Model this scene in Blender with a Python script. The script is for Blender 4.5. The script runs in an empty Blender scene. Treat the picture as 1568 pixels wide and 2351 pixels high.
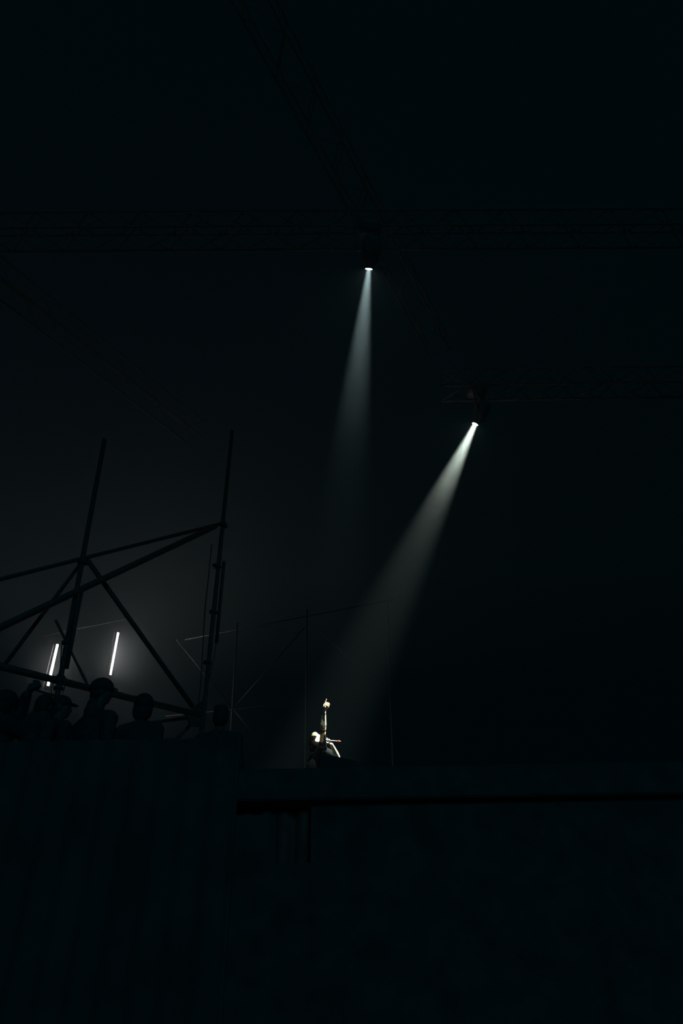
import bpy, bmesh, math, random
from mathutils import Vector, Matrix, Quaternion
random.seed(7)
sc = bpy.context.scene
COL = sc.collection

# ---------------------------------------------------------------- camera
W, H = 1568.0, 2351.0
F = H * 24.0 / 36.0                      # 24 mm lens, 36 mm tall sensor
CAM = Vector((0, 0, 1.5))
zen = Vector(((745 - W/2)/F, (H/2 + 1148)/F, -1)).normalized()   # where the plumb lines meet
fwd = Vector((0, 0, -1))
wy = (fwd - zen*fwd.dot(zen)).normalized()
wx = wy.cross(zen)
ROT = Matrix((wx, wy, zen))              # camera space -> world space
cam_data = bpy.data.cameras.new('camera')
cam_data.sensor_fit = 'VERTICAL'; cam_data.sensor_height = 36; cam_data.sensor_width = 24
cam_data.lens = 24; cam_data.clip_end = 300; cam_data.clip_start = 0.05
cam = bpy.data.objects.new('camera', cam_data); COL.objects.link(cam)
cam.matrix_world = Matrix.Translation(CAM) @ ROT.to_4x4()
sc.camera = cam

def ray(px, py): return ROT @ Vector(((px - W/2)/F, -(py - H/2)/F, -1))
def D(px, py, d): return CAM + ray(px, py)*d                      # at depth d
def AZ(px, py, z): r = ray(px, py); return CAM + r*((z - CAM.z)/r.z)   # at height z
def AY(px, py, y): r = ray(px, py); return CAM + r*(y/r.y)             # at distance y
def AP(px, py, p0, n): r = ray(px, py); return CAM + r*((p0 - CAM).dot(n)/r.dot(n))

# ---------------------------------------------------------------- world, added fill light, exposure
sc.view_settings.view_transform = 'Standard'
sc.view_settings.look = 'None'
sc.view_settings.gamma = 1.0
sc.view_settings.use_curve_mapping = False
sc.view_settings.exposure = 0.0
sc.cycles.use_denoising = True
sc.cycles.volume_bounces = 0
sc.cycles.max_bounces = 4
sc.cycles.diffuse_bounces = 2
sc.cycles.use_adaptive_sampling = True
sc.cycles.adaptive_threshold = 0.02
SKY = (0.00002, 0.0017, 0.0023)
w = bpy.data.worlds.new('night_sky'); sc.world = w; w.use_nodes = True
w.node_tree.nodes['Background'].inputs[0].default_value = (SKY[0]*100, SKY[1]*100, SKY[2]*100, 1)
w.node_tree.nodes['Background'].inputs[1].default_value = 0.01
fill_sun = bpy.data.lights.new('fill_sun', 'SUN'); fill_sun.energy = 0.075; fill_sun.color = (0.07, 0.74, 1.0); fill_sun.angle = math.radians(12)  # added teal fill from behind the camera, lifts the dark surfaces
mo = bpy.data.objects.new('fill_sun', fill_sun); COL.objects.link(mo)
mo.rotation_euler = (math.radians(72), 0, math.radians(14))
P0 = D(738, 1690, 10.7)                   # the singer's head

# ---------------------------------------------------------------- materials
def mat(name, c, rough=0.8, metal=0.0, c2=None, scale=8.0, bump=0.0, spec=0.3, stretch=None):
    m = bpy.data.materials.new(name); m.use_nodes = True
    nt = m.node_tree; b = nt.nodes['Principled BSDF']
    b.inputs['Roughness'].default_value = rough; b.inputs['Metallic'].default_value = metal
    b.inputs['Specular IOR Level'].default_value = spec
    tc = nt.nodes.new('ShaderNodeTexCoord'); nz = nt.nodes.new('ShaderNodeTexNoise')
    nz.inputs['Scale'].default_value = scale; nz.inputs['Detail'].default_value = 5
    if stretch:
        mp = nt.nodes.new('ShaderNodeMapping'); mp.inputs['Scale'].default_value = stretch
        nt.links.new(tc.outputs['Object'], mp.inputs[0]); nt.links.new(mp.outputs[0], nz.inputs['Vector'])
    else: nt.links.new(tc.outputs['Object'], nz.inputs['Vector'])
    r = nt.nodes.new('ShaderNodeValToRGB')
    r.color_ramp.elements[0].position = 0.35; r.color_ramp.elements[1].position = 0.65
    c2 = c2 or tuple(x*0.7 for x in c)
    r.color_ramp.elements[0].color = (*c2, 1); r.color_ramp.elements[1].color = (*c, 1)
    nt.links.new(nz.outputs['Fac'], r.inputs[0]); nt.links.new(r.outputs[0], b.inputs['Base Color'])
    if bump:
        bp = nt.nodes.new('ShaderNodeBump'); bp.inputs['Strength'].default_value = bump
        nt.links.new(nz.outputs['Fac'], bp.inputs['Height']); nt.links.new(bp.outputs[0], b.inputs['Normal'])
    return m
def emat(name, c, s):
    m = bpy.data.materials.new(name); m.use_nodes = True; nt = m.node_tree; nt.nodes.clear()
    e = nt.nodes.new('ShaderNodeEmission'); o = nt.nodes.new('ShaderNodeOutputMaterial')
    e.inputs[0].default_value = (*c, 1); e.inputs[1].default_value = s
    nt.links.new(e.outputs[0], o.inputs[0]); return m

STEEL = mat('black_steel', (0.13, 0.13, 0.13), 0.6, 0.0, scale=20, bump=0.05)
LAMPM = mat('lamp_housing', (0.30, 0.30, 0.30), 0.7, scale=15, spec=0.1)
GALV = mat('galvanised_steel', (0.17, 0.17, 0.17), 0.5, 0.3, scale=14)
ALU = mat('dull_truss', (0.28, 0.28, 0.28), 0.7, 0.0, scale=14)
RUBBER = mat('cable_rubber', (0.10, 0.10, 0.10), 0.7)
MOLTON = mat('black_molton', (0.15, 0.15, 0.15), 0.95, scale=3, bump=0.2, spec=0.05)
BACKCLOTH = mat('navy_backcloth', (0.10, 0.12, 0.15), 0.95, c2=(0.094, 0.113, 0.142), scale=0.6, bump=0.0, spec=0.03)
PLY = mat('black_ply', (0.15, 0.15, 0.15), 0.7, scale=6, spec=0.1)
CASE = mat('black_case', (0.14, 0.14, 0.14), 0.6, scale=12)
GROUND = mat('trampled_ground', (0.10, 0.10, 0.09), 0.95, scale=1.5, bump=0.4)
CLOTH = mat('dark_cloth', (0.12, 0.12, 0.125), 0.95, scale=25, bump=0.15, spec=0.05)
CLOTH2 = mat('charcoal_cotton', (0.10, 0.10, 0.11), 0.95, scale=30, bump=0.15, spec=0.05)
BLACKT = mat('black_tee', (0.012, 0.013, 0.017), 0.95, scale=30, bump=0.2, spec=0.03)
DENIM = mat('dark_denim', (0.10, 0.11, 0.13), 0.9, scale=40, spec=0.05)
SKIN = mat('skin', (0.22, 0.15, 0.12), 0.6, c2=(0.19, 0.13, 0.10), scale=10)
HAIRD = mat('dark_hair', (0.09, 0.08, 0.075), 0.7, scale=60, bump=0.5, spec=0.2)
HAIRB = mat('near_black_hair_shade', (0.006, 0.005, 0.004), 0.9, c2=(0.004, 0.003, 0.003), scale=30, bump=0.3, spec=0.0)  # singer's hair, also the dark shells standing in for shade
HAIRL = mat('blond_hair', (0.55, 0.50, 0.32), 0.5, c2=(0.4, 0.34, 0.2), scale=60, bump=0.2)
SHOE = mat('shoe_leather', (0.08, 0.08, 0.08), 0.5)
GLASSY = mat('phone_glass', (0.05, 0.05, 0.055), 0.2)
MICM = mat('mic_black', (0.38, 0.38, 0.40), 0.35, 0.3)
GRILL = mat('mic_grille', (0.40, 0.45, 0.50), 0.4, 0.5, scale=400)
REDB = mat('red_mic_ring', (0.85, 0.03, 0.02), 0.5, c2=(0.8, 0.02, 0.02))
TIP = mat('mic_tip', (0.6, 0.45, 0.3), 0.5)
ROD = mat('red_tape', (0.5, 0.03, 0.02), 0.6)

# tattooed skin: warm skin under dense grey-green line work, with red and bare patches
def tattoo():
    m = bpy.data.materials.new('tattooed_skin'); m.use_nodes = True; nt = m.node_tree
    b = nt.nodes['Principled BSDF']; b.inputs['Roughness'].default_value = 0.5
    b.inputs['Specular IOR Level'].default_value = 0.3
    N = nt.nodes.new; L = nt.links.new
    tc = N('ShaderNodeTexCoord')
    n1 = N('ShaderNodeTexNoise'); n1.inputs['Scale'].default_value = 62; n1.inputs['Detail'].default_value = 3; n1.inputs['Distortion'].default_value = 1.2
    n2 = N('ShaderNodeTexNoise'); n2.inputs['Scale'].default_value = 11; n2.inputs['Detail'].default_value = 2
    n3 = N('ShaderNodeTexNoise'); n3.inputs['Scale'].default_value = 17; n3.inputs['Detail'].default_value = 1
    for n in (n1, n2, n3): L(tc.outputs['Object'], n.inputs['Vector'])
    def step(src, a, c):
        r = N('ShaderNodeMapRange'); r.inputs[1].default_value = a; r.inputs[2].default_value = c; r.interpolation_type = 'SMOOTHSTEP'
        L(src, r.inputs[0]); return r.outputs[0]
    def mix(fac, A, B):
        x = N('ShaderNodeMix'); x.data_type = 'RGBA'; L(fac, x.inputs[0])
        for s, v in ((x.inputs[6], A), (x.inputs[7], B)):
            if isinstance(v, tuple): s.default_value = (*v, 1)
            else: L(v, s)
        return x.outputs[2]
    wash = mix(step(n2.outputs['Fac'], 0.36, 0.52), (0.66, 0.42, 0.25), (0.74, 0.72, 0.56))
    red = mix(step(n3.outputs['Fac'], 0.62, 0.70), wash, (0.42, 0.10, 0.05))
    ink = mix(step(n1.outputs['Fac'], 0.53, 0.62), red, (0.12, 0.135, 0.11))
    L(ink, b.inputs['Base Color']); return m
TATT = tattoo()
PALE = mat('pale_skin', (0.78, 0.62, 0.50), 0.5, c2=(0.66, 0.46, 0.33), scale=14)

# ---------------------------------------------------------------- mesh helpers
def link(name, bm, m, parent=None, smooth=True):
    me = bpy.data.meshes.new(name)
    if parent is not None:                                   # meshes are built in world space
        bmesh.ops.transform(bm, matrix=parent_world(parent).inverted(), verts=bm.verts)
    bmesh.ops.recalc_face_normals(bm, faces=bm.faces)
    bm.to_mesh(me); bm.free(); me.materials.append(m)
    if smooth:
        for p in me.polygons: p.use_smooth = True
    o = bpy.data.objects.new(name, me); COL.objects.link(o)
    if parent is not None: o.parent = parent
    return o
def parent_world(o):
    mm = o.matrix_basis.copy(); p = o.parent
    while p: mm = p.matrix_basis @ mm; p = p.parent
    return mm
def thing(name, loc, label, cat, group=None):
    o = bpy.data.objects.new(name, None); COL.objects.link(o)
    o.empty_display_size = 0.2; o.location = loc
    o['label'] = label; o['category'] = cat
    if group: o['group'] = group
    return o
def basis(d):
    d = d.normalized(); a = Vector((0, 0, 1)) if abs(d.z) < 0.9 else Vector((1, 0, 0))
    u = d.cross(a).normalized(); return u, d.cross(u).normalized()
def tube(bm, pts, r, n=12, caps=True):
    pts = [Vector(p) for p in pts]; rs = r if isinstance(r, (list, tuple)) else [r]*len(pts)
    rings = []; u = None
    for i, p in enumerate(pts):
        d = (pts[min(i+1, len(pts)-1)] - pts[max(i-1, 0)]).normalized()
        if u is None: u, v = basis(d)
        else:
            u = (u - d*u.dot(d)).normalized(); v = d.cross(u)
        rings.append([bm.verts.new(p + (u*math.cos(2*math.pi*k/n) + v*math.sin(2*math.pi*k/n))*rs[i]) for k in range(n)])
    for a, b in zip(rings, rings[1:]):
        for k in range(n): bm.faces.new((a[k], a[(k+1) % n], b[(k+1) % n], b[k]))
    if caps: bm.faces.new(rings[0]); bm.faces.new(rings[-1][::-1])
def hollow(bm, p0, p1, r, n=14):                            # scaffold tube with an open end
    tube(bm, [p0, p1], r, n)
def box(bm, c, s, rz=0.0, bevel=0.0, M=None):
    g = bmesh.ops.create_cube(bm, size=1.0)
    vs = g['verts']
    T = Matrix.Translation(Vector(c)) @ (M if M else Matrix.Rotation(rz, 4, 'Z')) @ Matrix.Diagonal((*s, 1))
    bmesh.ops.transform(bm, matrix=T, verts=vs)
    if bevel:
        es = list({e for v in vs for e in v.link_edges})
        bmesh.ops.bevel(bm, geom=es, offset=bevel, segments=2, affect='EDGES')
def ell(bm, c, r, M=None, seg=18):
    g = bmesh.ops.create_uvsphere(bm, u_segments=seg, v_segments=max(8, seg*2//3), radius=1.0)
    T = Matrix.Translation(Vector(c)) @ (M if M else Matrix.Identity(4)) @ Matrix.Diagonal((*r, 1))
    bmesh.ops.transform(bm, matrix=T, verts=g['verts'])
def cap(bm, p0, p1, r0, r1, n=12):
    p0 = Vector(p0); p1 = Vector(p1); d = p1 - p0
    if d.length < 1e-5: ell(bm, p0, (r0,)*3); return
    d.normalize(); pts = []; rs = []
    for k in range(5):
        a = math.pi/2*(1 - k/4)
        pts.append(p0 - d*r0*math.sin(a)); rs.append(max(r0*math.cos(a), 1e-4))
    for k in range(5):
        a = math.pi/2*k/4
        pts.append(p1 + d*r1*math.sin(a)); rs.append(max(r1*math.cos(a), 1e-4))
    u, v = basis(d); rings = []
    for p, r in zip(pts, rs):
        rings.append([bm.verts.new(p + (u*math.cos(2*math.pi*k/n) + v*math.sin(2*math.pi*k/n))*r) for k in range(n)])
    for a, b in zip(rings, rings[1:]):
        for k in range(n): bm.faces.new((a[k], a[(k+1) % n], b[(k+1) % n], b[k]))
    bm.faces.new(rings[0]); bm.faces.new(rings[-1][::-1])
def fuse(o, voxel, smooth=3):
    r = o.modifiers.new('fuse', 'REMESH'); r.mode = 'VOXEL'; r.voxel_size = voxel; r.use_smooth_shade = True
    if smooth:
        s = o.modifiers.new('soften', 'SMOOTH'); s.iterations = smooth; s.factor = 0.5
    return o

# ---------------------------------------------------------------- haze, ground, back wall
bm = bmesh.new(); box(bm, (0, 9.4, 6.75), (43, 25.0, 13.5))
hz = link('stage_haze', bm, bpy.data.materials.new('haze'), smooth=False)
hz['kind'] = 'stuff'; hz['label'] = 'thin stage haze, thickened near the lamps and light tubes for their glow, that shows the spotlight beams'; hz['category'] = 'haze'
hm = hz.data.materials[0]; hm.use_nodes = True; nt = hm.node_tree; nt.nodes.clear()
out = nt.nodes.new('ShaderNodeOutputMaterial'); vs = nt.nodes.new('ShaderNodeVolumeScatter')
geo = nt.nodes.new('ShaderNodeNewGeometry'); sep = nt.nodes.new('ShaderNodeSeparateXYZ'); mr = nt.nodes.new('ShaderNodeMapRange')
def mnode(op, a, b=None, clamp=False):
    n = nt.nodes.new('ShaderNodeMath'); n.operation = op; n.use_clamp = clamp
    for i, v in enumerate((a, b)):
        if v is None: continue
        if isinstance(v, (int, float)): n.inputs[i].default_value = v
        else: nt.links.new(v, n.inputs[i])
    return n.outputs[0]
# density shaped to steepen the fade of the beams: thin at stage, thick at lamps
mr.inputs[1].default_value = 4.0; mr.inputs[2].default_value = 9.72; mr.inputs[3].default_value = 0.0; mr.inputs[4].default_value = 1.0
nt.links.new(geo.outputs['Position'], sep.inputs[0]); nt.links.new(sep.outputs['Z'], mr.inputs[0])
layer = mnode('ADD', mnode('MULTIPLY', mnode('POWER', mr.outputs[0], 5.0), 0.0100), mnode('MULTIPLY', mnode('POWER', mr.outputs[0], 22.0), 0.085))
# added pockets of denser haze that make the glow around and below the tubes
def glow_puff(centre, radius, amount):
    ds = nt.nodes.new('ShaderNodeVectorMath'); ds.operation = 'DISTANCE'; nt.links.new(geo.outputs['Position'], ds.inputs[0])
    ds.inputs[1].default_value = tuple(centre)
    bank = nt.nodes.new('ShaderNodeMapRange'); bank.interpolation_type = 'SMOOTHSTEP'
    bank.inputs[1].default_value = 0.0; bank.inputs[2].default_value = radius; bank.inputs[3].default_value = amount; bank.inputs[4].default_value = 0.0
    nt.links.new(ds.outputs['Value'], bank.inputs[0]); return bank.outputs[0]
tot = mnode('ADD', layer, 0.0014)
for c_, r_, a_ in ((AY(225, 1590, 15.9), 3.4, 0.024), (AY(430, 1660, 15.5), 4.0, 0.024), (AY(277, 1510, 15.8), 1.0, 0.20), (AY(122, 1530, 15.8), 0.8, 0.12)):
    tot = mnode('ADD', tot, glow_puff(c_, r_, a_))
nt.links.new(tot, vs.inputs['Density'])
vs.inputs['Color'].default_value = (0.78, 0.90, 1, 1); vs.inputs['Anisotropy'].default_value = 0.15
nt.links.new(vs.outputs[0], out.inputs['Volume'])
sc.cycles.volume_step_rate = 1.0; sc.cycles.volume_max_steps = 64

bm = bmesh.new(); box(bm, (0, 14, -0.1), (60, 60, 0.2)); g = link('floor', bm, GROUND, smooth=False); g['kind'] = 'structure'

# back wall: hanging black cloth in folds
WY = 22.0
bm = bmesh.new(); nx = 420; rows = [0.0, 1.5, 3.0, 4.3, 5.5]; grid = []
for z in rows:
    grid.append([bm.verts.new((-22 + 44*i/nx, WY + 0.012*math.sin(i*1.1) + 0.03*math.sin(i*0.37+z), z)) for i in range(nx+1)])
for a, b in zip(grid, grid[1:]):
    for i in range(nx): bm.faces.new((a[i], a[i+1], b[i+1], b[i]))
g = link('wall_back', bm, BACKCLOTH); g['kind'] = 'structure'
s = g.modifiers.new('thickness', 'SOLIDIFY'); s.thickness = 0.02

# ---------------------------------------------------------------- singer's stage
DECK = 2.82
LY = 5.5
lipL = AZ(-60, 1800, DECK); 
bm = bmesh.new(); box(bm, (4.62, (LY+14.3)/2, DECK - 0.115), (11.0, 14.3 - LY, 0.23), bevel=0.01)
st = thing('stage', (4.2, 12, 0), 'raised black stage the singer stands on, seen from below its front lip', 'stage')
link('deck', bm, PLY, st, False)
for i, x in enumerate([-0.82, 1.5, 4.0, 6.5, 9.0]):
    for y in (6.4, 10.0, 14.0):
        bm = bmesh.new(); tube(bm, [(x, y, 0), (x, y, DECK - 0.22)], 0.04); link('leg', bm, STEEL, st)
x2 = AY(714, 1900, LY+0.12).x
bm = bmesh.new(); box(bm, ((x2+10)/2, LY + 0.12, (DECK-0.23)/2), (10 - x2, 0.04, DECK - 0.24)); link('front_panel', bm, PLY, st, False)
za = AY(620, 1872, LY+0.12).z; x1 = AY(636, 1872, LY+0.12).x; zb = AY(676, 1982, LY+0.12).z
bm = bmesh.new(); box(bm, ((-0.88+x1)/2, LY + 0.12, za/2), (x1 + 0.88, 0.04, za)); link('front_panel', bm, PLY, st, False)
bm = bmesh.new(); box(bm, ((x1+x2)/2, LY + 0.12, zb/2), (x2 - x1 - 0.002, 0.04, zb)); link('front_panel', bm, PLY, st, False)

# cloth hanging in the gap under the stage lip
cl0 = AY(600, 1860, 8.0); cl1 = AY(722, 1860, 8.0)
def curtain(name, x0, x1, y, z0, z1, amp, folds, m, label, cat):
    bm = bmesh.new(); n = folds*8; gr = []
    for j in range(14):
        z = z0 + (z1 - z0)*j/13
        gr.append([bm.verts.new((x0 + (x1-x0)*i/n, y + amp*math.sin(i*math.pi/4 + 0.5*math.sin(z*3+i*0.1)) + amp*0.5*math.sin(z*7 + i*0.35), z)) for i in range(n+1)])
    for a, b in zip(gr, gr[1:]):
        for i in range(n): bm.faces.new((a[i], a[i+1], b[i+1], b[i]))
    o = link(name, bm, m); o['label'] = label; o['category'] = cat
    s = o.modifiers.new('thickness', 'SOLIDIFY'); s.thickness = 0.01
    return o
curtain('stage_skirt', -0.86, 0.1, LY + 0.22, 0.02, DECK - 0.25, 0.03, 7, mat('grey_drape', (0.48, 0.20, 0.19), 0.9, scale=6, bump=0.6, spec=0.05),
        'crumpled grey cloth hanging in the gap under the stage, faintly lit', 'cloth')

# low thin panel standing on the lip, its upright edge in front of the singer
ph_ = 0.17
u0 = AZ(735, 1728.5, DECK + ph_); u1 = AZ(925, 1770, DECK + ph_); dirr = u1 - u0; dirr.z = 0
ln = dirr.length*1.6; dirr.normalize(); back = Vector((-dirr.y, dirr.x, 0)); rzc = math.atan2(dirr.y, dirr.x)
fc = thing('screen_panel', u0 + dirr*ln/2 + Vector((0, 0, -ph_)), 'low black panel on the stage lip, its upright edge just below the singer', 'panel')
mid = u0 + dirr*(ln/2) + back*0.012
bm = bmesh.new(); box(bm, (mid.x, mid.y, DECK + ph_/2 + 0.001), (ln, 0.024, ph_ - 0.002), rzc, 0.002); link('board', bm, PLY, fc, False)
for k in range(3):
    q = u0 + dirr*(ln*(0.15+0.35*k)) + back*0.07
    bm = bmesh.new(); box(bm, (q.x, q.y, DECK + 0.016), (0.05, 0.10, 0.03), rzc, 0.003); link('foot', bm, CASE, fc, False)

# ---------------------------------------------------------------- viewing platform on the left
PD = 2.10
vp = thing('viewing_platform', (-3.6, 6.6, 0), 'black-draped raised platform full of onlookers, left of the stage', 'platform')
bm = bmesh.new(); box(bm, (-3.5, 6.1, PD - 0.06), (5.0, 2.6, 0.12), bevel=0.008); link('deck', bm, PLY, vp, False)
for x in (-5.9, -3.5, -1.1):
    for y in (4.9, 7.3):
        bm = bmesh.new(); tube(bm, [(x, y, 0), (x, y, PD - 0.11)], 0.035); link('leg', bm, STEEL, vp)
bm = bmesh.new(); n = 240; gr = []
for j in range(6):
    z = 0.02 + (PD + 0.70)*j/5
    gr.append([bm.verts.new((-6.0 + 5.3*i/n, 4.66 + 0.014*math.sin(i*0.8 + 0.2*math.sin(z*2)), z)) for i in range(n+1)])
for a, b in zip(gr, gr[1:]):
    for i in range(n): bm.faces.new((a[i], a[i+1], b[i+1], b[i]))
cb = thing('crowd_barrier', (-3.5, 4.7, 0), 'waist-high rail wrapped in black cloth along the front of the viewing platform', 'barrier')
o = link('drape', bm, MOLTON, cb); s = o.modifiers.new('t', 'SOLIDIFY'); s.thickness = 0.01
bm = bmesh.new(); tube(bm, [(-6.0, 4.72, PD+0.70), (-0.71, 4.72, PD+0.70)], 0.024); link('rail', bm, STEEL, cb)

# ---------------------------------------------------------------- scaffold frame in front of the lights
hb = 4.0
bl = AZ(0, 1528, hb); br = AZ(440, 1635, hb)
hd = (br - bl).normalized()
# scale the height so that post B stands about 7.1 m deep
def depth(p): return -(ROT.transposed() @ (p - CAM)).z
k = 9.6/depth(br); hb = CAM.z + (hb - CAM.z)*k
bl = AZ(0, 1528, hb); br = AZ(440, 1635, hb)
NP = Vector((-hd.y, hd.x, 0)).normalized(); PP = br
def S(px, py, off=0.0): return AP(px, py, PP + NP*off, NP)
print('beam', bl, br, depth(bl), depth(br), 'h', hb)
def pr(px, py, wpx): return max(0.006, wpx*depth(S(px, py))/F/2)
sf = thing('scaffold_frame', S(467, 1640), 'black scaffold frame with two posts and crossed braces, standing behind the onlookers on the left', 'scaffold')
def bar(name, a, b, wpx, off=0.0, m=STEEL, ext=(0, 0)):
    p, q = S(*a, off), S(*b, off); d = (q - p)
    p2 = p - d*ext[0]; q2 = q + d*ext[1]
    r = pr((a[0]+b[0])/2, (a[1]+b[1])/2, wpx)
    bm = bmesh.new(); tube(bm, [p2, q2], r, 16); return link(name, bm, m, sf)
pa0 = S(131, 1605); pb0 = S(467, 1640)
def post(foot_px, top_px, wpx, off=0):
    p, q = S(*foot_px, off), S(*top_px, off)
    r = pr(*foot_px, wpx); g = Vector((p.x - (q.x-p.x)/(q.z-p.z)*(p.z-0.0), p.y - (q.y-p.y)/(q.z-p.z)*p.z, 0.0))
    bm = bmesh.new(); tube(bm, [g, q], r, 16); link('post', bm, STEEL, sf)
post((130, 1605), (240, 1010), 12.5)
post((467, 1640), (533, 990), 11.5)
bar('ledger', (0, 1530), (452, 1640), 15.5, 0.0, ext=(0.5, 0.02))
bar('ledger', (0, 1330), (505, 1203), 9, 0.12, ext=(0.3, 0.01))
bar('diagonal_brace', (0, 1441), (495, 1208), 14.5, -0.07, ext=(0.3, 0.0))
bar('diagonal_brace', (200, 1285), (458, 1645), 11.5, 0.07)
bar('diagonal_brace', (190, 1288), (8, 1530), 9.0, 0.14)
bar('spare_tube', (189, 1350), (153, 1535), 8.5, -0.03)
bar('spare_tube', (514, 1290), (497, 1476), 8.0, -0.03)
bar('ledger', (330, 1662), (467, 1643), 8, 0.2)
bar('diagonal_brace', (452, 1650), (398, 1704), 9, 0.2)
def clampat(px, py, wpx, hpx):
    c = S(px, py); r = pr(px, py, wpx); h = hpx*depth(c)/F
    bm = bmesh.new(); tube(bm, [c - Vector((0, 0, h/2)), c + Vector((0, 0, h/2))], r, 16)
    box(bm, c + hd*r + Vector((0, 0, 0)), (0.035, 0.035, h*0.8), math.atan2(hd.y, hd.x), 0.004)
    link('clamp', bm, STEEL, sf)
for a in ((150, 1476, 17, 6), (134, 1580, 22, 6), (497, 1300, 20, 5), (489, 1405, 18, 5), (476, 1521, 20, 5), (189, 1290, 20, 12), (263, 1586, 7, 12), (512, 1206, 18, 9), (138, 1560, 19, 18)):
    clampat(*a)
# gusset where the braces meet the foot of the right post
bm = bmesh.new(); v = [S(445, 1622, -0.02), S(474, 1600, -0.02), S(472, 1668, -0.02), S(440, 1668, -0.02), S(428, 1640, -0.02)]
f1 = [bm.verts.new(p) for p in v]; f2 = [bm.verts.new(p + NP*0.04) for p in v]
bm.faces.new(f1); bm.faces.new(f2[::-1])
for i in range(5): bm.faces.new((f1[i], f1[(i+1) % 5], f2[(i+1) % 5], f2[i]))
link('gusset', bm, STEEL, sf, False)
def cable(pts, wpx=2.0, off=-0.06):
    P = [S(x, y, off) for x, y in pts]; Q = []
    for i in range(len(P)-1):
        a, b, c, d = P[max(i-1, 0)], P[i], P[i+1], P[min(i+2, len(P)-1)]
        for t in range(6):
            t /= 6; Q.append(0.5*((2*b) + (c-a)*t + (2*a-5*b+4*c-d)*t*t + (3*b-a-3*c+d)*t**3))
    Q.append(P[-1]); bm = bmesh.new(); tube(bm, Q, pr(*pts[0], wpx), 8); link('cable', bm, RUBBER, sf)
cable([(176, 1385), (165, 1430), (152, 1462), (143, 1478), (140, 1500), (139, 1530)], 2.2)
cable([(138, 1545), (127, 1560), (119, 1578), (118, 1595), (124, 1612)], 2.2)
cable([(147, 1562), (148, 1575), (147, 1585), (143, 1592), (141, 1605)], 2.2)
cable([(486, 1250), (478, 1330), (470, 1405), (466, 1480), (461, 1560), (455, 1625)], 2.4)
cable([(497, 1476), (493, 1500), (486, 1540), (480, 1560)], 1.8)

# ---------------------------------------------------------------- scaffold wall behind, with the light tubes
q0 = AZ(440, 1466, 8); q1 = AZ(720, 1413, 8)
bd = (q1 - q0); bd.z = 0; bd.normalize()
print('back dir', bd)
BP = AY(262, 1500, 16.0); BP2 = BP + Vector((0, 0, 0))
bdir = Vector((1, -0.18, 0)).normalized(); BN = Vector((-bdir.y, bdir.x, 0))
def B(px, py, off=0.0): return AP(px, py, BP + BN*(off + 0.5), BN)
sw = thing('scaffold_wall', B(540, 1700), 'grey steel scaffold with thin uprights and braces, far back in the haze behind the light tubes', 'scaffold')
def bbar(name, a, b, off=0.0, r=0.02, m_=GALV):
    bm = bmesh.new(); tube(bm, [B(*a, off), B(*b, off)], r, 8); return link(name, bm, m_, sw)
def bup(x, y, x2, y2):
    p, q = B(x, y), B(x2, y2)
    bm = bmesh.new(); g = Vector((p.x, p.y, 0)); tube(bm, [g, p, q], 0.022, 8); link('upright', bm, GALV, sw)
bup(529, 1700, 545, 1430); bup(701, 1766, 705, 1400); bup(902, 1745, 889, 1380)
bbar('ledger', (100, 1459), (300, 1419), off=0.1, r=0.02)
bbar('ledger', (425, 1469), (905, 1376), r=0.017)
bbar('ledger', (380, 1645), (905, 1592), r=0.017)
bbar('diagonal_brace', (405, 1468), (535, 1628), r=0.016)
bbar('diagonal_brace', (535, 1628), (700, 1440), r=0.016)
bbar('diagonal_brace', (535, 1628), (600, 1705), r=0.016)
bbar('diagonal_brace', (735, 1450), (900, 1600), r=0.013)
bbar('diagonal_brace', (128, 1425), (207, 1585), off=-1.8, r=0.035, m_=STEEL)
bbar('ledger', (70, 1580), (150, 1604), off=-2.0, r=0.03, m_=STEEL)

def light_tube(a, b, wpx, label, off, hx):
    p, q = B(*a, off), B(*b, off)
    d = (q - p).normalized(); r = wpx*depth(p)/F/2
    t = thing('light_tube', q, label, 'light tube', 'glowing tubes hung on the back scaffold')
    view = (CAM - p).normalized(); side = d.cross(view).normalized()
    if side.x > 0: side = -side                             # image left
    bm = bmesh.new(); tube(bm, [p, q], r, 16); link('diffuser', bm, TUBE, t)
    # metal channel on the left that shades the haze on that side
    bm = bmesh.new(); n = 9; rows = []
    for z in (p - d*0.02, q + d*0.02):
        rr = []
        for k in range(n):
            a_ = math.radians(-62 + 124*k/(n-1)); rr.append(z + (side*math.cos(a_) - view*math.sin(a_))*(r + 0.012) - view*0.006)
        rows.append(rr)
    vin = [[bm.verts.new(x) for x in row] for row in rows]
    vout = [[bm.verts.new(x + (x - (p if i == 0 else q)).normalized()*0.01) for x in row] for i, row in enumerate(rows)]
    for k in range(n-1):
        bm.faces.new((vin[0][k], vin[0][k+1], vin[1][k+1], vin[1][k])); bm.faces.new((vout[0][k+1], vout[0][k], vout[1][k], vout[1][k+1]))
        for e in (0, 1): bm.faces.new((vin[e][k], vout[e][k], vout[e][k+1], vin[e][k+1]))
    for k in (0, n-1): bm.faces.new((vin[0][k], vin[1][k], vout[1][k], vout[0][k]))
    if hx: link('channel', bm, GALV, t)
    else: bm.free()
    for e, s in ((p, -1), (q, 1)):
        bm = bmesh.new(); tube(bm, [e, e + d*0.03*s], r*1.15, 16); link('end_cap', bm, RUBBER, t)
    bm = bmesh.new(); hk = q - d*0.2; tube(bm, [p + side*0.09, q + side*0.11 + d*0.45], 0.006, 6); link('cord', bm, RUBBER, t)
TUBE = emat('lit_tube', (1.0, 0.96, 0.90), 45)
light_tube((132, 1480), (110, 1575), 4.6, 'white glowing light tube crossed by the black ledger, left of the scaffold post', -0.3, False)
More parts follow.
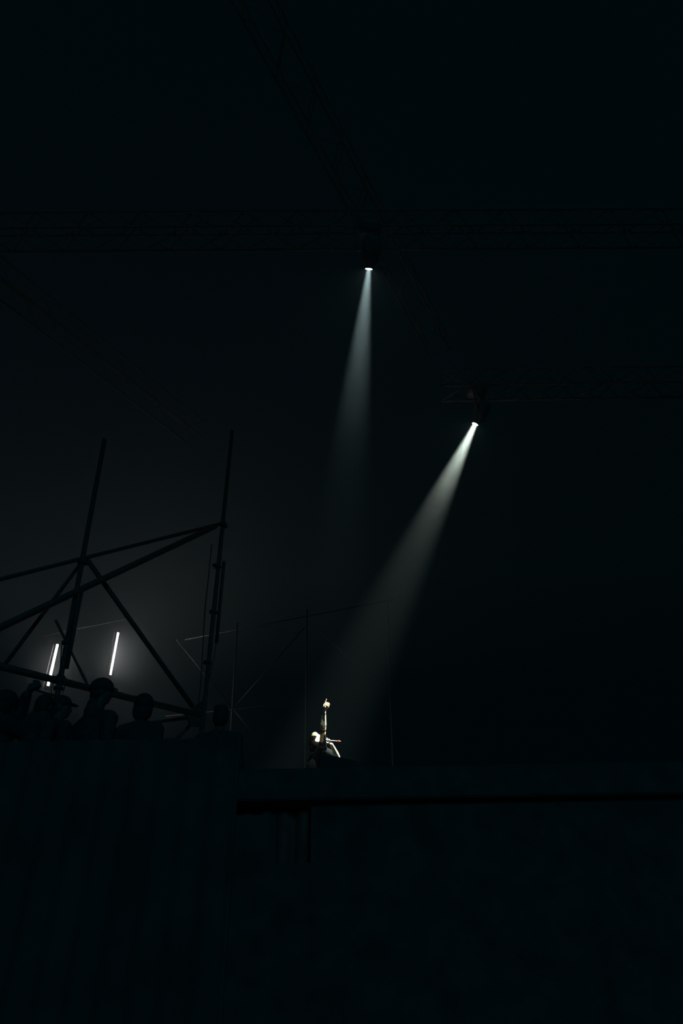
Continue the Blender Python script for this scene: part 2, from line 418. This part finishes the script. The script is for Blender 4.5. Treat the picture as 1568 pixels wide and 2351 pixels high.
light_tube((271, 1453), (253, 1550), 4.2, 'white glowing light tube hanging free between the two scaffold posts, haze lit on its right', -0.3, True)

# ---------------------------------------------------------------- roof trusses
def truss(a, b, s, label, rc=0.025):
    t = thing('roof_truss', (a+b)/2, label, 'truss')
    d = (b-a).normalized(); u = Vector((-d.y, d.x, 0)).normalized(); z = Vector((0, 0, 1))
    cs = [u*s/2 + z*s/2, u*s/2 - z*s/2, -u*s/2 + z*s/2, -u*s/2 - z*s/2]
    for c in cs:
        bm = bmesh.new(); tube(bm, [a+c, b+c], rc, 8); link('chord', bm, ALU, t)
    n = max(2, int((b-a).length/(s*1.0))); L = (b-a).length
    for i0, i1 in ((0, 1), (2, 3), (0, 2), (1, 3)):
        bm = bmesh.new()
        for i in range(n):
            p = a + d*L*i/n; q = a + d*L*(i+1)/n
            if i % 2: i0, i1 = i0, i1
            A_, B_ = (cs[i0], cs[i1]) if i % 2 == 0 else (cs[i1], cs[i0])
            tube(bm, [p + A_, q + B_], rc*0.5, 6)
        o = link('lacing', bm, ALU, t); o['kind'] = 'stuff'
    return t
def lamp_pos(px, py, horiz): return AY(px, py, horiz)
L1 = AY(847, 616, 6.3); L2 = AY(1091, 973, 9.2)
print('L1', L1, 'L2', L2, 'P', P0)
truss(Vector((-9, L1.y-0.1, L1.z+0.95)), Vector((9, L1.y+0.1, L1.z+0.95)), 0.4, 'dark aluminium truss across the roof, carrying the upper spotlight')
truss(Vector((1.9, L2.y, L2.z+0.95)), Vector((11, L2.y, L2.z+0.95)), 0.4, 'dark aluminium truss across the roof, carrying the lower right spotlight')
za = L2.z + 1.45
a = AZ(263, 846, za); b = AZ(302, 877, za); dd = (b-a).normalized()
truss(a - dd*6, a + dd*2.2, 0.4, 'faint truss in the dark at the left, above the scaffold', 0.02)
zb = L1.z + 1.5
a = AZ(715, 245, zb); b = AZ(760, 330, zb); dd = (b-a).normalized()
truss(a - dd*3, a + dd*5, 0.4, 'faint truss in the dark at the top, above the upper spotlight', 0.02)

# ---------------------------------------------------------------- moving-head spotlights
def spotlight(pos, target, label, power, ang, col, lens_r, truss_z, blend):
    t = thing('spotlight', Vector((pos.x, pos.y, truss_z)), label, 'spotlight', 'spotlights hung under the roof')
    d = (target - pos).normalized(); u, v = basis(d)
    bm = bmesh.new(); tube(bm, [pos - d*0.02, pos + d*0.0], [lens_r, lens_r], 24); lm = emat('lens_glow', tuple(0.5+0.5*x for x in col), 9); n_ = lm.node_tree; ad = n_.nodes.new('ShaderNodeAddShader'); tb = n_.nodes.new('ShaderNodeBsdfTransparent')
    em = [x for x in n_.nodes if x.type == 'EMISSION'][0]; ou = [x for x in n_.nodes if x.type == 'OUTPUT_MATERIAL'][0]
    n_.links.new(em.outputs[0], ad.inputs[0]); n_.links.new(tb.outputs[0], ad.inputs[1]); n_.links.new(ad.outputs[0], ou.inputs[0])   # clear glass with the glowing optic behind it
    link('lens', bm, lm, t)
    bm = bmesh.new()
    prof = [(-0.46, 0.05), (-0.45, 0.11), (-0.30, 0.135), (-0.12, 0.13), (-0.03, lens_r*1.25), (0.012, lens_r*1.22)]
    tube(bm, [pos + d*x for x, r in prof], [r for x, r in prof], 24, caps=False)
    tube(bm, [pos - d*0.475, pos - d*0.455], [0.03, 0.07], 24)
    tube(bm, [pos + d*0.012, pos - d*0.018], [lens_r*1.04, lens_r*1.02], 24, caps=False)
    link('head', bm, LAMPM, t)
    bm = bmesh.new()
    hc = pos - d*0.24; side = Vector((0, 0, 1)).cross(d).normalized(); top = Vector((pos.x, pos.y, truss_z - 0.12)); top = Vector((hc.x, hc.y, truss_z - 0.30))
    for s in (-1, 1):
        tube(bm, [hc + side*0.15*s, hc + side*0.18*s, Vector((hc.x, hc.y, top.z)) + side*0.18*s], 0.028, 8)
    tube(bm, [top - side*0.2, top + side*0.2], 0.035, 8)
    link('yoke', bm, LAMPM, t)
    bm = bmesh.new(); box(bm, top + Vector((0, 0, 0.07)), (0.34, 0.26, 0.12), 0, 0.02); link('base', bm, LAMPM, t)
    bm = bmesh.new(); tube(bm, [top + Vector((-0.1, 0, 0.12)), top + Vector((-0.1, 0, 0.30))], 0.02); link('hook', bm, STEEL, t)
    bm = bmesh.new(); tube(bm, [top + Vector((0.1, 0, 0.12)), top + Vector((0.1, 0, 0.30))], 0.02); link('hook', bm, STEEL, t)
    ld = bpy.data.lights.new('spot_beam', 'SPOT'); ld.energy = power; ld.color = col; ld.spot_size = math.radians(ang); ld.spot_blend = blend; ld.shadow_soft_size = 0.012
    lo = bpy.data.objects.new('spot_beam', ld); COL.objects.link(lo)
    lo.matrix_world = Matrix.Translation(pos - d*0.30) @ d.to_track_quat('-Z', 'Y').to_matrix().to_4x4()
    lo.parent = t; lo.matrix_parent_inverse = parent_world(t).inverted()
spotlight(L1, D(735, 1690, 10.7), 'small bright spotlight high in the dark, pointing almost straight down', 2900, 14.5, (0.80, 1.0, 0.94), 0.052, L1.z+0.95, 1.0)
spotlight(L2, D(752, 1690, 10.7), 'bright spotlight lower down at the right, its beam slanting to the singer', 18000, 15.5, (0.95, 1.0, 0.80), 0.052, L2.z+0.95, 1.0)

# ---------------------------------------------------------------- people
def rot_about(v, ax, a): return Quaternion(ax, a) @ v
def hand(bm, wrist, d, palm, side, curls, s=1.0, thumb=0.6):
    """d: towards the fingertips, palm: out of the palm, side: towards the thumb"""
    d = d.normalized(); side = (side - d*side.dot(d)).normalized(); palm = (palm - d*palm.dot(d) - side*palm.dot(side)).normalized()
    kn = []
    for i, (o, l) in enumerate(((0.032, 0.092), (0.011, 0.096), (-0.010, 0.092), (-0.030, 0.084))):
        k = wrist + side*o*s + d*l*s; kn.append(k)
        cap(bm, wrist + side*o*0.55*s + d*0.01*s, k, 0.0165*s, 0.0115*s, 10)
    cap(bm, wrist, wrist + d*0.06*s + palm*0.006*s, 0.024*s, 0.026*s)
    lens = ((0.044, 0.026, 0.020), (0.048, 0.030, 0.021), (0.044, 0.028, 0.020), (0.034, 0.021, 0.018))
    ax = d.cross(palm).normalized()
    for i in range(4):
        p = kn[i]; dr = d.copy(); c = curls[i]
        for j, (L_, ra, rb) in enumerate(zip(lens[i], (0.0098, 0.0088, 0.0078), (0.0088, 0.0078, 0.0066))):
            dr = rot_about(dr, ax, c*(1.15, 1.45, 1.0)[j])
            q = p + dr*L_*s; cap(bm, p, q, ra*s, rb*s, 10); p = q
    p = wrist + side*0.024*s + d*0.018*s; dr = (side*0.8 + d*0.75 + palm*0.35).normalized()
    for j, (L_, ra, rb) in enumerate(((0.044, 0.015, 0.0100), (0.032, 0.0115, 0.0100), (0.026, 0.0100, 0.0075))):
        q = p + dr*L_*s; cap(bm, p, q, ra*s, rb*s, 10); p = q
        dr = rot_about(dr, d, 0); dr = (dr*(1-thumb*0.45) + (d*0.55 + palm*0.6 - side*0.35)*thumb*0.6).normalized()
def head_mesh(bm, c, fw, up, s=1.0):
    up = up.normalized(); fw = (fw - up*fw.dot(up)).normalized(); rt = fw.cross(up)
    M = Matrix((rt, fw, up)).transposed().to_4x4()
    def at(x, y, z): return c + (rt*x + fw*y + up*z)*s
    ell(bm, at(0, -0.008, 0.02), (0.075*s, 0.095*s, 0.100*s), M, 24)
    ell(bm, at(0, 0.025, -0.04), (0.060*s, 0.066*s, 0.068*s), M, 20)
    ell(bm, at(0, 0.062, -0.088), (0.028*s, 0.022*s, 0.020*s), M, 12)          # chin
    cap(bm, at(-0.035, 0.072, 0.018), at(0.035, 0.072, 0.018), 0.014*s, 0.014*s)   # brow
    cap(bm, at(0, 0.082, 0.010), at(0, 0.104, -0.028), 0.009*s, 0.013*s)         # nose
    cap(bm, at(-0.014, 0.092, -0.032), at(0.014, 0.092, -0.032), 0.009*s, 0.009*s)
    cap(bm, at(-0.020, 0.080, -0.058), at(0.020, 0.080, -0.058), 0.008*s, 0.008*s)  # lips
    cap(bm, at(-0.018, 0.078, -0.068), at(0.018, 0.078, -0.068), 0.009*s, 0.009*s)
    for k in (-1, 1):
        ell(bm, at(0.077*k, -0.005, -0.005), (0.010*s, 0.022*s, 0.034*s), M @ Matrix.Rotation(0.25*k, 4, 'Z'), 12)   # ears
        cap(bm, at(0.045*k, 0.060, -0.020), at(0.036*k, 0.055, -0.055), 0.022*s, 0.018*s)   # cheeks
    return at, M, rt, fw, up

def person(label, J, headgear, clothes, voxel=0.011, group=None, hands=None, skinmats=(SKIN, SKIN), sc_=1.0, torso_w=1.0):
    """J: joints in world space (pelvis, chest, neck, head, fwd, up, hips, knees, ankles, shoulders, elbows, wrists)"""
    foot = (J['ankle'][0] + J['ankle'][1])/2; foot.z = J['floor']
    t = thing('person', foot, label, 'person', group)
    fw, up = J['fwd'], J['up']; hf = J.get('hfwd', fw)
    rt = fw.cross(Vector((0, 0, 1))).normalized(); M = Matrix((rt, fw, Vector((0, 0, 1)))).transposed().to_4x4()
    # one continuous body
    bm = bmesh.new()
    def trunk(bm, g):
        pel, ch, nk = J['pelvis'], J['chest'], J['neck']
        ax = (nk - pel).normalized(); f2 = (fw - ax*fw.dot(ax)).normalized(); r2 = f2.cross(ax); M2 = Matrix((r2, f2, ax)).transposed().to_4x4()
        tw = torso_w
        ell(bm, pel, ((0.155+g)*sc_*tw, (0.115+g)*sc_, (0.13+g)*sc_), M2)
        ell(bm, pel.lerp(ch, 0.45), ((0.142+g)*sc_*tw, (0.105+g)*sc_, (0.16+g)*sc_), M2)
        ell(bm, ch, ((0.165+g)*sc_*tw, (0.118+g)*sc_, (0.19+g)*sc_), M2)
        for k in (0, 1):
            cap(bm, nk - ax*0.03, J['shoulder'][k], (0.055+g)*sc_, (0.058+g)*sc_)
            cap(bm, ch + ax*0.05, J['shoulder'][k], (0.09+g)*sc_, (0.056+g)*sc_)
    def legs(bm, g, full=True):
        for k in (0, 1):
            cap(bm, J['hip'][k], J['knee'][k], (0.085+g)*sc_, (0.056+g)*sc_)
            cap(bm, J['knee'][k], J['ankle'][k], (0.054+g)*sc_, (0.036+g)*sc_)
    def uarm(bm, g, k, f=1.0):
        cap(bm, J['shoulder'][k], J['shoulder'][k].lerp(J['elbow'][k], f), (0.053+g)*sc_, (0.053 - 0.012*f + g)*sc_)
    def farm(bm, g, k, f=1.0):
        e, w_ = J['elbow'][k], J['wrist'][k]; m_ = e.lerp(w_, 0.3)
        cap(bm, e, m_, (0.040+g)*sc_, (0.043+g)*sc_)
        cap(bm, m_, e.lerp(w_, f), (0.043+g)*sc_, (0.043 - 0.018*max(0, (f-0.3)/0.7)+g)*sc_)
    trunk(bm, 0.0); legs(bm, 0.0)
    for k in (0, 1):
        uarm(bm, 0, k); farm(bm, 0, k)
        if hands and callable(hands[k]): hands[k](bm)
        elif hands and hands[k]: hand(bm, J['wrist'][k], *hands[k], s=sc_)
        else:
            d = (J['wrist'][k] - J['elbow'][k]).normalized()
            hand(bm, J['wrist'][k], d, (foot - J['wrist'][k]).cross(fw)*(1 if k else -1) + fw*0.01, fw, (0.25, 0.3, 0.35, 0.4), s=sc_)
        cap(bm, J['ankle'][k], J['ankle'][k] + fw*0.15*sc_ + Vector((0, 0, -0.045)), 0.04, 0.028)
    cap(bm, J['neck'] - Vector((0, 0, 0.03)), J['head'] - up*0.05, 0.062*sc_, 0.056*sc_)
    at, HM, hr, hfw, hup = head_mesh(bm, J['head'], hf, up, sc_)
    body = link('body', bm, skinmats[0], t); fuse(body, voxel, 2)
    # clothes
    def garment(name, fn, m, v=None, sm=4):
        b = bmesh.new(); fn(b); o = link(name, b, m, t); fuse(o, v or voxel*1.2, sm); return o
    g1 = clothes.get('thick', 0.016)
    def top(b):
        trunk(b, g1)
        for k in (0, 1):
            uarm(b, g1*0.8, k, clothes.get('sleeve', 1.0))
            if clothes.get('long'): farm(b, g1*0.7, k, 0.92)
        if clothes.get('collar') is not None:
            x0, x1 = clothes['collar']
            cap(b, at(x0*1.5, -0.05, -0.20), at(x1, -0.05, -0.19), 0.085, 0.085); cap(b, at(x0*0.6, -0.05, -0.12), at(x1*0.6, -0.05, -0.12), 0.07, 0.07)
        if clothes.get('hood'):
            cap(b, at(-0.08, -0.10, -0.16), at(0.08, -0.10, -0.16), 0.06, 0.06)
            cap(b, at(-0.09, -0.02, -0.17), at(-0.06, -0.10, -0.17), 0.045, 0.05); cap(b, at(0.09, -0.02, -0.17), at(0.06, -0.10, -0.17), 0.045, 0.05)
    garment(clothes.get('topname', 'jacket'), top, clothes['top'])
    def tr(b):
        pel = J['pelvis']; ell(b, pel - Vector((0, 0, 0.03)), (0.168*sc_, 0.13*sc_, 0.13*sc_), M); legs(b, 0.014)
    garment('trousers', tr, clothes['legs'])
    for k in (0, 1):
        b = bmesh.new(); a = J['ankle'][k]; f = J['floor']
        ell(b, Vector((a.x, a.y, f+0.045)) + fw*0.0, (0.044, 0.055, 0.05), M); ell(b, Vector((a.x, a.y, f+0.035)) + fw*0.11, (0.045, 0.10, 0.035), M)
        box(b, Vector((a.x, a.y, f+0.012)) + fw*0.07, (0.085, 0.27, 0.022), 0, 0, M)
        o = link('shoe', b, SHOE, t); fuse(o, 0.012, 2)
    # hair and headgear
    b = bmesh.new(); kind = headgear[0]
    if kind in ('short', 'flat', 'messy', 'long'):
        ell(b, at(0, clothes.get('hair_c', -0.018), 0.035), (0.084*sc_, clothes.get('hair_ry', 0.098)*sc_, 0.098*sc_), HM, 24)
        ell(b, at(0, -0.045, -0.02), (0.076*sc_, 0.072*sc_, 0.085*sc_), HM, 20)
        if kind == 'flat':
            box(b, at(0, -0.005, 0.095), (0.135, 0.165, 0.07), 0, 0.02, HM)
        if kind == 'messy':
            ell(b, at(0, -0.02, 0.035), (0.100, 0.112, 0.108), HM, 24); ell(b, at(0, -0.04, -0.05), (0.098, 0.080, 0.10), HM, 20)
            for i in range(26):
                a_ = random.uniform(0, 6.28); r_ = random.uniform(0.02, 0.075); p = at(r_*math.cos(a_), -0.02 + r_*math.sin(a_), 0.105 - r_*0.5)
                cap(b, p, p + (hup*0.02 + hr*random.uniform(-.03, .03) + hfw*random.uniform(-.03, .03)), 0.014, 0.006, 8)
        if kind == 'long':
            for i in range(14):
                a_ = math.pi*(1.0 + i/13.0); p = at(0.072*math.cos(a_), -0.015+0.085*math.sin(a_), -0.02)
                cap(b, p, p - Vector((0, 0, 0.15 + 0.03*math.sin(i*2.3))) + hfw*(-0.01), 0.020, 0.012, 8)
        hairo = link('hair', b, headgear[1], t); fuse(hairo, 0.008, 2)
    elif kind == 'beanie':
        ell(b, at(0, -0.012, 0.048), (0.092, 0.110, 0.094), HM, 24); 
        for i in range(24):
            a_ = 2*math.pi*i/24; a2 = 2*math.pi*(i+1)/24
            cap(b, at(0.088*math.cos(a_), -0.012+0.106*math.sin(a_), 0.030), at(0.088*math.cos(a2), -0.012+0.106*math.sin(a2), 0.030), 0.016, 0.016, 8)
        o = link('beanie', b, CLOTH2, t); fuse(o, 0.008, 2)
        b = bmesh.new(); ell(b, at(0, -0.045, -0.03), (0.076, 0.065, 0.07), HM, 20); fuse(link('hair', b, HAIRD, t), 0.009, 2)
    elif kind == 'cap':
        ell(b, at(0, -0.012, 0.045), (0.086, 0.105, 0.085), HM, 24)
        for i in range(9):
            x = -0.06 + 0.015*i; cap(b, at(x, 0.07, 0.045), at(x*0.8, 0.165 - abs(x)*0.5, 0.028), 0.007, 0.006, 8)
        cap(b, at(0, -0.012, 0.128), at(0, -0.012, 0.134), 0.008, 0.008)
        o = link('cap', b, CLOTH2, t); fuse(o, 0.007, 1)
        b = bmesh.new(); ell(b, at(0, -0.045, -0.02), (0.076, 0.068, 0.075), HM, 20); fuse(link('hair', b, HAIRD, t), 0.009, 2)
    return t, at, (hr, hfw, hup)

def stander(label, px, py, dep, face, headgear, clothes, arms=None, lean=0.0, hands=None, group=None, tw=1.0, look=None, floor=PD, drop=0.0):
    topp = D(px, py, dep); h = (topp.z - floor); s = h/1.80
    fw = Vector((math.cos(face), math.sin(face), 0)); rt = fw.cross(Vector((0, 0, 1)))
    base = Vector((topp.x, topp.y, floor))
    def L(x, y, z): return base + rt*x*s*(tw if z > 1.0 else 1) + fw*(y + lean*max(0, z-0.9))*s + Vector((0, 0, z*s))
    base = base - fw*lean*0.8*s
    hf = fw if look is None else Vector((math.cos(look), math.sin(look), 0.1))
    J = dict(floor=floor, fwd=fw, up=(Vector((0, 0, 1)) + fw*lean).normalized(), hfwd=hf, pelvis=L(0, 0, .97), chest=L(0, 0, 1.28 - drop*.8), neck=L(0, -0.01, 1.50 - drop*.6), head=L(0, 0.02, 1.675),
             hip=[L(-.09, 0, .93), L(.09, 0, .93)], knee=[L(-.10, .02, .50), L(.11, .03, .50)], ankle=[L(-.11, -.02, .09), L(.12, .0, .09)],
             shoulder=[L(-.185, 0, 1.43 - drop), L(.185, 0, 1.43 - drop)], elbow=[L(-.24, -.03, 1.15), L(.24, -.03, 1.15)], wrist=[L(-.24, .09, .92), L(.24, .09, .92)])
    if arms:
        for k, v in arms.items():
            J[k[0]][k[1]] = v
    print(label[:30], 'h=%.2f' % h)
    return person(label, J, headgear, clothes, sc_=min(1.08, max(0.92, s)), hands=hands, group=group, torso_w=tw)

dark1 = dict(top=CLOTH, legs=DENIM, long=True, thick=0.022)
dark2 = dict(top=CLOTH2, legs=DENIM, long=True, thick=0.02, hood=True, topname='hoodie')
dark3 = dict(top=CLOTH, legs=CLOTH2, long=False, sleeve=0.6, thick=0.014, topname='shirt')
FACE = math.radians(50)
# onlooker at the far left, arm up with a camera
hp = D(77, 1579, 6.5)
stander('person at the far left edge, dark silhouette holding a camera up high', 18, 1590, 6.45, FACE, ('messy', HAIRD), dict(dark2, thick=0.04),
        arms={('elbow', 1): D(44, 1640, 6.5), ('wrist', 1): D(62, 1594, 6.5)},
        hands=[None, (D(77, 1577, 6.5) - D(62, 1594, 6.5), Vector((0.1, 0.9, 0.2)), Vector((-0.6, 0, 0.7)), (0.55, 0.6, 0.6, 0.65))])
ph = thing('camera', hp, 'small dark camera held up in the hand at the far left', 'camera')
pd = (D(90, 1568, 6.5) - D(68, 1574, 6.5)).normalized(); Mc = Matrix((pd, pd.cross(Vector((0, 0, 1))).cross(pd).normalized()*0 + Vector((-pd.y, pd.x, 0)).normalized(), Vector((0, 0, 1)))).transposed().to_4x4()
cc = D(80, 1574, 6.47)
rcam = Matrix.Rotation(-0.5, 4, Vector((0, 1, 0)))
bm = bmesh.new(); box(bm, cc, (0.105, 0.04, 0.066), 0, 0.006, rcam); link('body', bm, CASE, ph, False)
bm = bmesh.new(); tube(bm, [cc + Vector((0, 0.02, 0)), cc + Vector((0, 0.065, 0))], 0.026, 16); link('lens', bm, GLASSY, ph)
bm = bmesh.new(); box(bm, cc + Vector((-0.01, 0, 0.043)), (0.03, 0.03, 0.022), 0, 0.004, rcam); link('viewfinder', bm, CASE, ph, False)
stander('bareheaded person with raised collar, silhouette just left of the scaffold post', 106, 1598, 6.3, FACE, ('short', HAIRD), dict(dark1, collar=(-0.14, 0.08)), look=math.radians(70))
stander('person in a peaked cap, brim pointing right, just right of the scaffold post', 143, 1597, 6.95, FACE, ('cap',), dark2, look=math.radians(8))
stander('tall person in a round beanie, largest silhouette of the row, face turned right', 236, 1560, 6.5, FACE, ('beanie',), dict(dark1, thick=0.026, collar=(-0.13, 0.0)), drop=0.07, tw=1.3, look=math.radians(15))
stander('person with thick tousled hair, silhouette below the long scaffold brace', 332, 1597, 6.9, math.radians(80), ('messy', HAIRD), dark1, look=math.radians(95))
stander('person with flat-topped hair, rightmost silhouette, just right of the second post', 508, 1623, 6.75, math.radians(85), ('flat', HAIRD), dark1, look=math.radians(92), tw=1.05)

# ---------------------------------------------------------------- singer
dn, dm, df = 10.55, 10.70, 10.92
fl = DECK
hc = D(726.5, 1703, dm)
fwS = Vector((0.95, 0.1, 0)).normalized()
pel = D(716, 1815, dm); chs = D(722, 1757, dm); nk = D(730, 1722, dm)
shN = D(740, 1716, dn); elN = D(741.8, 1676, dn); wrN = D(744.3, 1633, dn)
shF = D(742, 1722, df); elF = D(775.5, 1741, 10.78); wrF = D(761, 1709, 10.62)
hipz = pel.z - 0.04
def gp(dx, dy, z): return Vector((pel.x + dx, pel.y + dy, z))
kz = fl + (hipz - fl)*0.52
J = dict(floor=fl, fwd=fwS, up=(Vector((0.25, 0, 1))).normalized(), hfwd=Vector((0.95, 0.05, -0.1)), pelvis=pel, chest=chs, neck=nk, head=hc,
         hip=[gp(0, .09, hipz), gp(0, -.09, hipz)], knee=[gp(.10, .12, kz), gp(.02, -.10, kz)], ankle=[gp(.16, .13, fl+.09), gp(-.10, -.10, fl+.09)],
         shoulder=[shF, shN], elbow=[elF, elN], wrist=[wrF, wrN])
print('singer pelvis h', pel.z - fl, 'head', hc.z - fl)
camd = (CAM - wrN).normalized(); right = wx.copy(); right = (ROT @ Vector((1, 0, 0)))
upi = ROT @ Vector((0, 1, 0))
def Q(X, Y, dz=0.0): return D(674 + X*0.284, 1563 + Y*0.2853, 10.55 + dz)
def chain(bm, pts, rs):
    for p, q, a, b in zip(pts, pts[1:], rs, rs[1:]): cap(bm, p, q, a, b, 10)
def hand_up(bm):
    w_ = Q(251, 243); K = [Q(254, 190, 0.02), Q(247, 191, 0.0), Q(244, 198, -0.02), Q(245, 207, -0.035)]
    for k in K: cap(bm, w_, k, 0.020, 0.0125)
    FR = (0.0115, 0.0098, 0.0088, 0.0072)
    chain(bm, [K[0], Q(257, 172, .02), Q(262, 159, .02), Q(266, 149, .02)], FR)
    chain(bm, [K[1], Q(265, 176, -.01), Q(282, 180, -.012), Q(291, 190, 0.0)], FR)
    chain(bm, [K[2], Q(261, 187, -.03), Q(279, 191, -.032), Q(288, 201, -.02)], FR)
    chain(bm, [K[3], Q(259, 198, -.05), Q(275, 202, -.052), Q(284, 211, -.04)], (0.0105, 0.009, 0.008, 0.0068))
    chain(bm, [Q(253, 236, -.02), Q(262, 219, -.04), Q(270, 213, -.045), Q(277, 219, -.03)], (0.019, 0.017, 0.0125, 0.009))
def hand_mic(bm):
    cap(bm, Q(308, 512, .07), Q(284, 504, .05), 0.021, 0.017); cap(bm, Q(284, 504, .05), Q(264, 496, .03), 0.017, 0.013)
    for i, dz in enumerate((0.0, 0.022, 0.043, 0.062)):
        s_ = i*2.0
        chain(bm, [Q(266, 497, dz), Q(253 + s_*.5, 483 + s_*.3, dz), Q(258, 468 + s_*.3, dz - .005), Q(274, 463 + s_, dz - .01)], (0.0105, 0.0092, 0.0085, 0.0075))
    chain(bm, [Q(286, 500, .03), Q(293, 487, .0), Q(291, 476, -.01), Q(284, 470, -.015)], (0.014, 0.0115, 0.010, 0.008))
handN, handF = hand_up, hand_mic
sing, at, (hr, hfw, hup) = person('singer in a black tee, tattooed arm raised with one finger pointing up', J, ('short', HAIRB),
    dict(top=BLACKT, legs=DENIM, sleeve=0.25, hair_c=-0.048, hair_ry=0.066, thick=0.012, topname='tee'), voxel=0.0045, hands=[handF, handN], skinmats=(PALE, PALE))
# tattoo on the arms, plain skin on hands and head: faces are assigned by place along the arm
body = [o for o in sing.children if o.name.startswith('body')][0]
body.data.materials.append(TATT)
def seg_t(p, a, b):
    ab = b - a; t = (p - a).dot(ab)/ab.length_squared; return t, (a + ab*t - p).length
off = parent_world(sing)
for pl in body.data.polygons:
    c = off @ pl.center
    for e, wv, s_ in ((elN, wrN, shN), (elF, wrF, shF)):
        t, dd_ = seg_t(c, e, wv); t2, d2 = seg_t(c, s_, e)
        if (-0.1 < t < 0.93 and dd_ < 0.07) or (0.1 < t2 < 1.1 and d2 < 0.07): pl.material_index = 1
# voxel remesh drops face materials, so the tattooed sleeves are thin skins of their own over the arms
for e, wv, s_ in ((elN, wrN, shN), (elF, wrF, shF)):
    b = bmesh.new(); m_ = e.lerp(wv, 0.3); end = e.lerp(wv, 0.84)
    cap(b, e, m_, 0.0425, 0.0455, 20); cap(b, m_, end, 0.0455, 0.0305, 20)
    o = link('tattooed_arm', b, TATT, sing); o['label'] = 'arm covered in dense dark and red tattoos'; fuse(o, 0.006, 3)
b = bmesh.new(); q = elN.lerp(wrN, 0.88); dv = (wrN-elN).normalized(); tube(b, [q - dv*0.006, q + dv*0.006], 0.0305, 20); link('wristband', b, BLACKT, sing)['label'] = 'thin black band on the raised wrist'
b = bmesh.new(); tube(b, [elN.lerp(wrN, -0.02), elN.lerp(wrN, 0.035)], [0.0455, 0.0460], 20); link('elbow_band', b, BLACKT, sing)['label'] = 'dark band at the elbow'

b = bmesh.new(); cap(b, shN, shN.lerp(elN, 0.97), 0.054, 0.0425, 20)
o = link('upper_arm', b, mat('tanned_skin', (0.62, 0.36, 0.20), 0.5, c2=(0.50, 0.26, 0.13), scale=16), sing); fuse(o, 0.006, 3)
b = bmesh.new(); cap(b, shN + right*0.016 + camd*0.006, shN.lerp(elN, 0.72) + right*0.020 + camd*0.012, 0.052, 0.030, 20); cap(b, shN, shN - upi*0.05 + right*0.01, 0.058, 0.07, 20)
SLV = mat('loose_sleeve', (0.016, 0.020, 0.027), 0.9, scale=20, bump=0.3, spec=0.03)
o = link('sleeve', b, SLV, sing); fuse(o, 0.006, 3)
b = bmesh.new(); cap(b, shF, shF.lerp(elF, 0.92), 0.066, 0.060, 20)
o = link('sleeve', b, BLACKT, sing); fuse(o, 0.006, 3)
# added dark hair and jaw shells stand in for shade on ear, jaw, neck
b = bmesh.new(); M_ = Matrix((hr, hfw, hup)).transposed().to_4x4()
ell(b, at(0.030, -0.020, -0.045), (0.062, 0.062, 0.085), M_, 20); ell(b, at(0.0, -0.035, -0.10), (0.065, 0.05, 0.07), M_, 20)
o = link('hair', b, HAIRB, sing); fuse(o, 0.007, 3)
b = bmesh.new(); ell(b, at(0, 0.035, -0.045), (0.074, 0.070, 0.072), M_, 20); o = link('jaw_shade', b, HAIRB, sing); fuse(o, 0.006, 2)
at_s = at
b = bmesh.new()
for i in range(10):
    f_ = math.radians(-10 + 8.5*i); pts = []
    for j in range(7):
        yy = 0.008 - 0.018*j - 0.004*(i % 2); q_ = math.sqrt(max(0.02, 1 - ((yy + 0.048)/0.068)**2))
        pts.append(at(0.086*q_*math.sin(f_ + 0.03*j), yy, 0.035 + 0.100*q_*math.cos(f_ + 0.03*j)))
    tube(b, pts, [0.003, 0.0045, 0.005, 0.0045, 0.004, 0.003, 0.001], 8)
o = link('blond_streaks', b, HAIRL, sing); o['label'] = 'blond streaks combed back over the dark hair'; o['kind'] = 'stuff'

# microphone in the other hand
mg = D(750.5, 1699.8, 10.52); me_ = D(777, 1701.8, 10.48); mt = D(782.5, 1702.2, 10.47)
mc = thing('microphone', mg, 'slim microphone with a red ring, held in the singer lower hand', 'microphone')
dv = (me_ - mg).normalized()
b = bmesh.new(); tube(b, [mg + dv*0.02, mg + dv*0.05, me_ - dv*0.0], [0.011, 0.0075, 0.0062], 16); link('handle', b, MICM, mc)
b = bmesh.new(); ell(b, mg, (0.017, 0.017, 0.017), seg=20); link('grille', b, GRILL, mc)
b = bmesh.new(); tube(b, [me_ - dv*0.018, me_ - dv*0.009, me_ + dv*0.009, me_ + dv*0.018], [0.008, 0.0145, 0.0145, 0.008], 20); link('ring', b, REDB, mc)['label'] = 'red ring'
b = bmesh.new(); tube(b, [me_, mt], [0.006, 0.004], 10); link('antenna', b, TIP, mc)
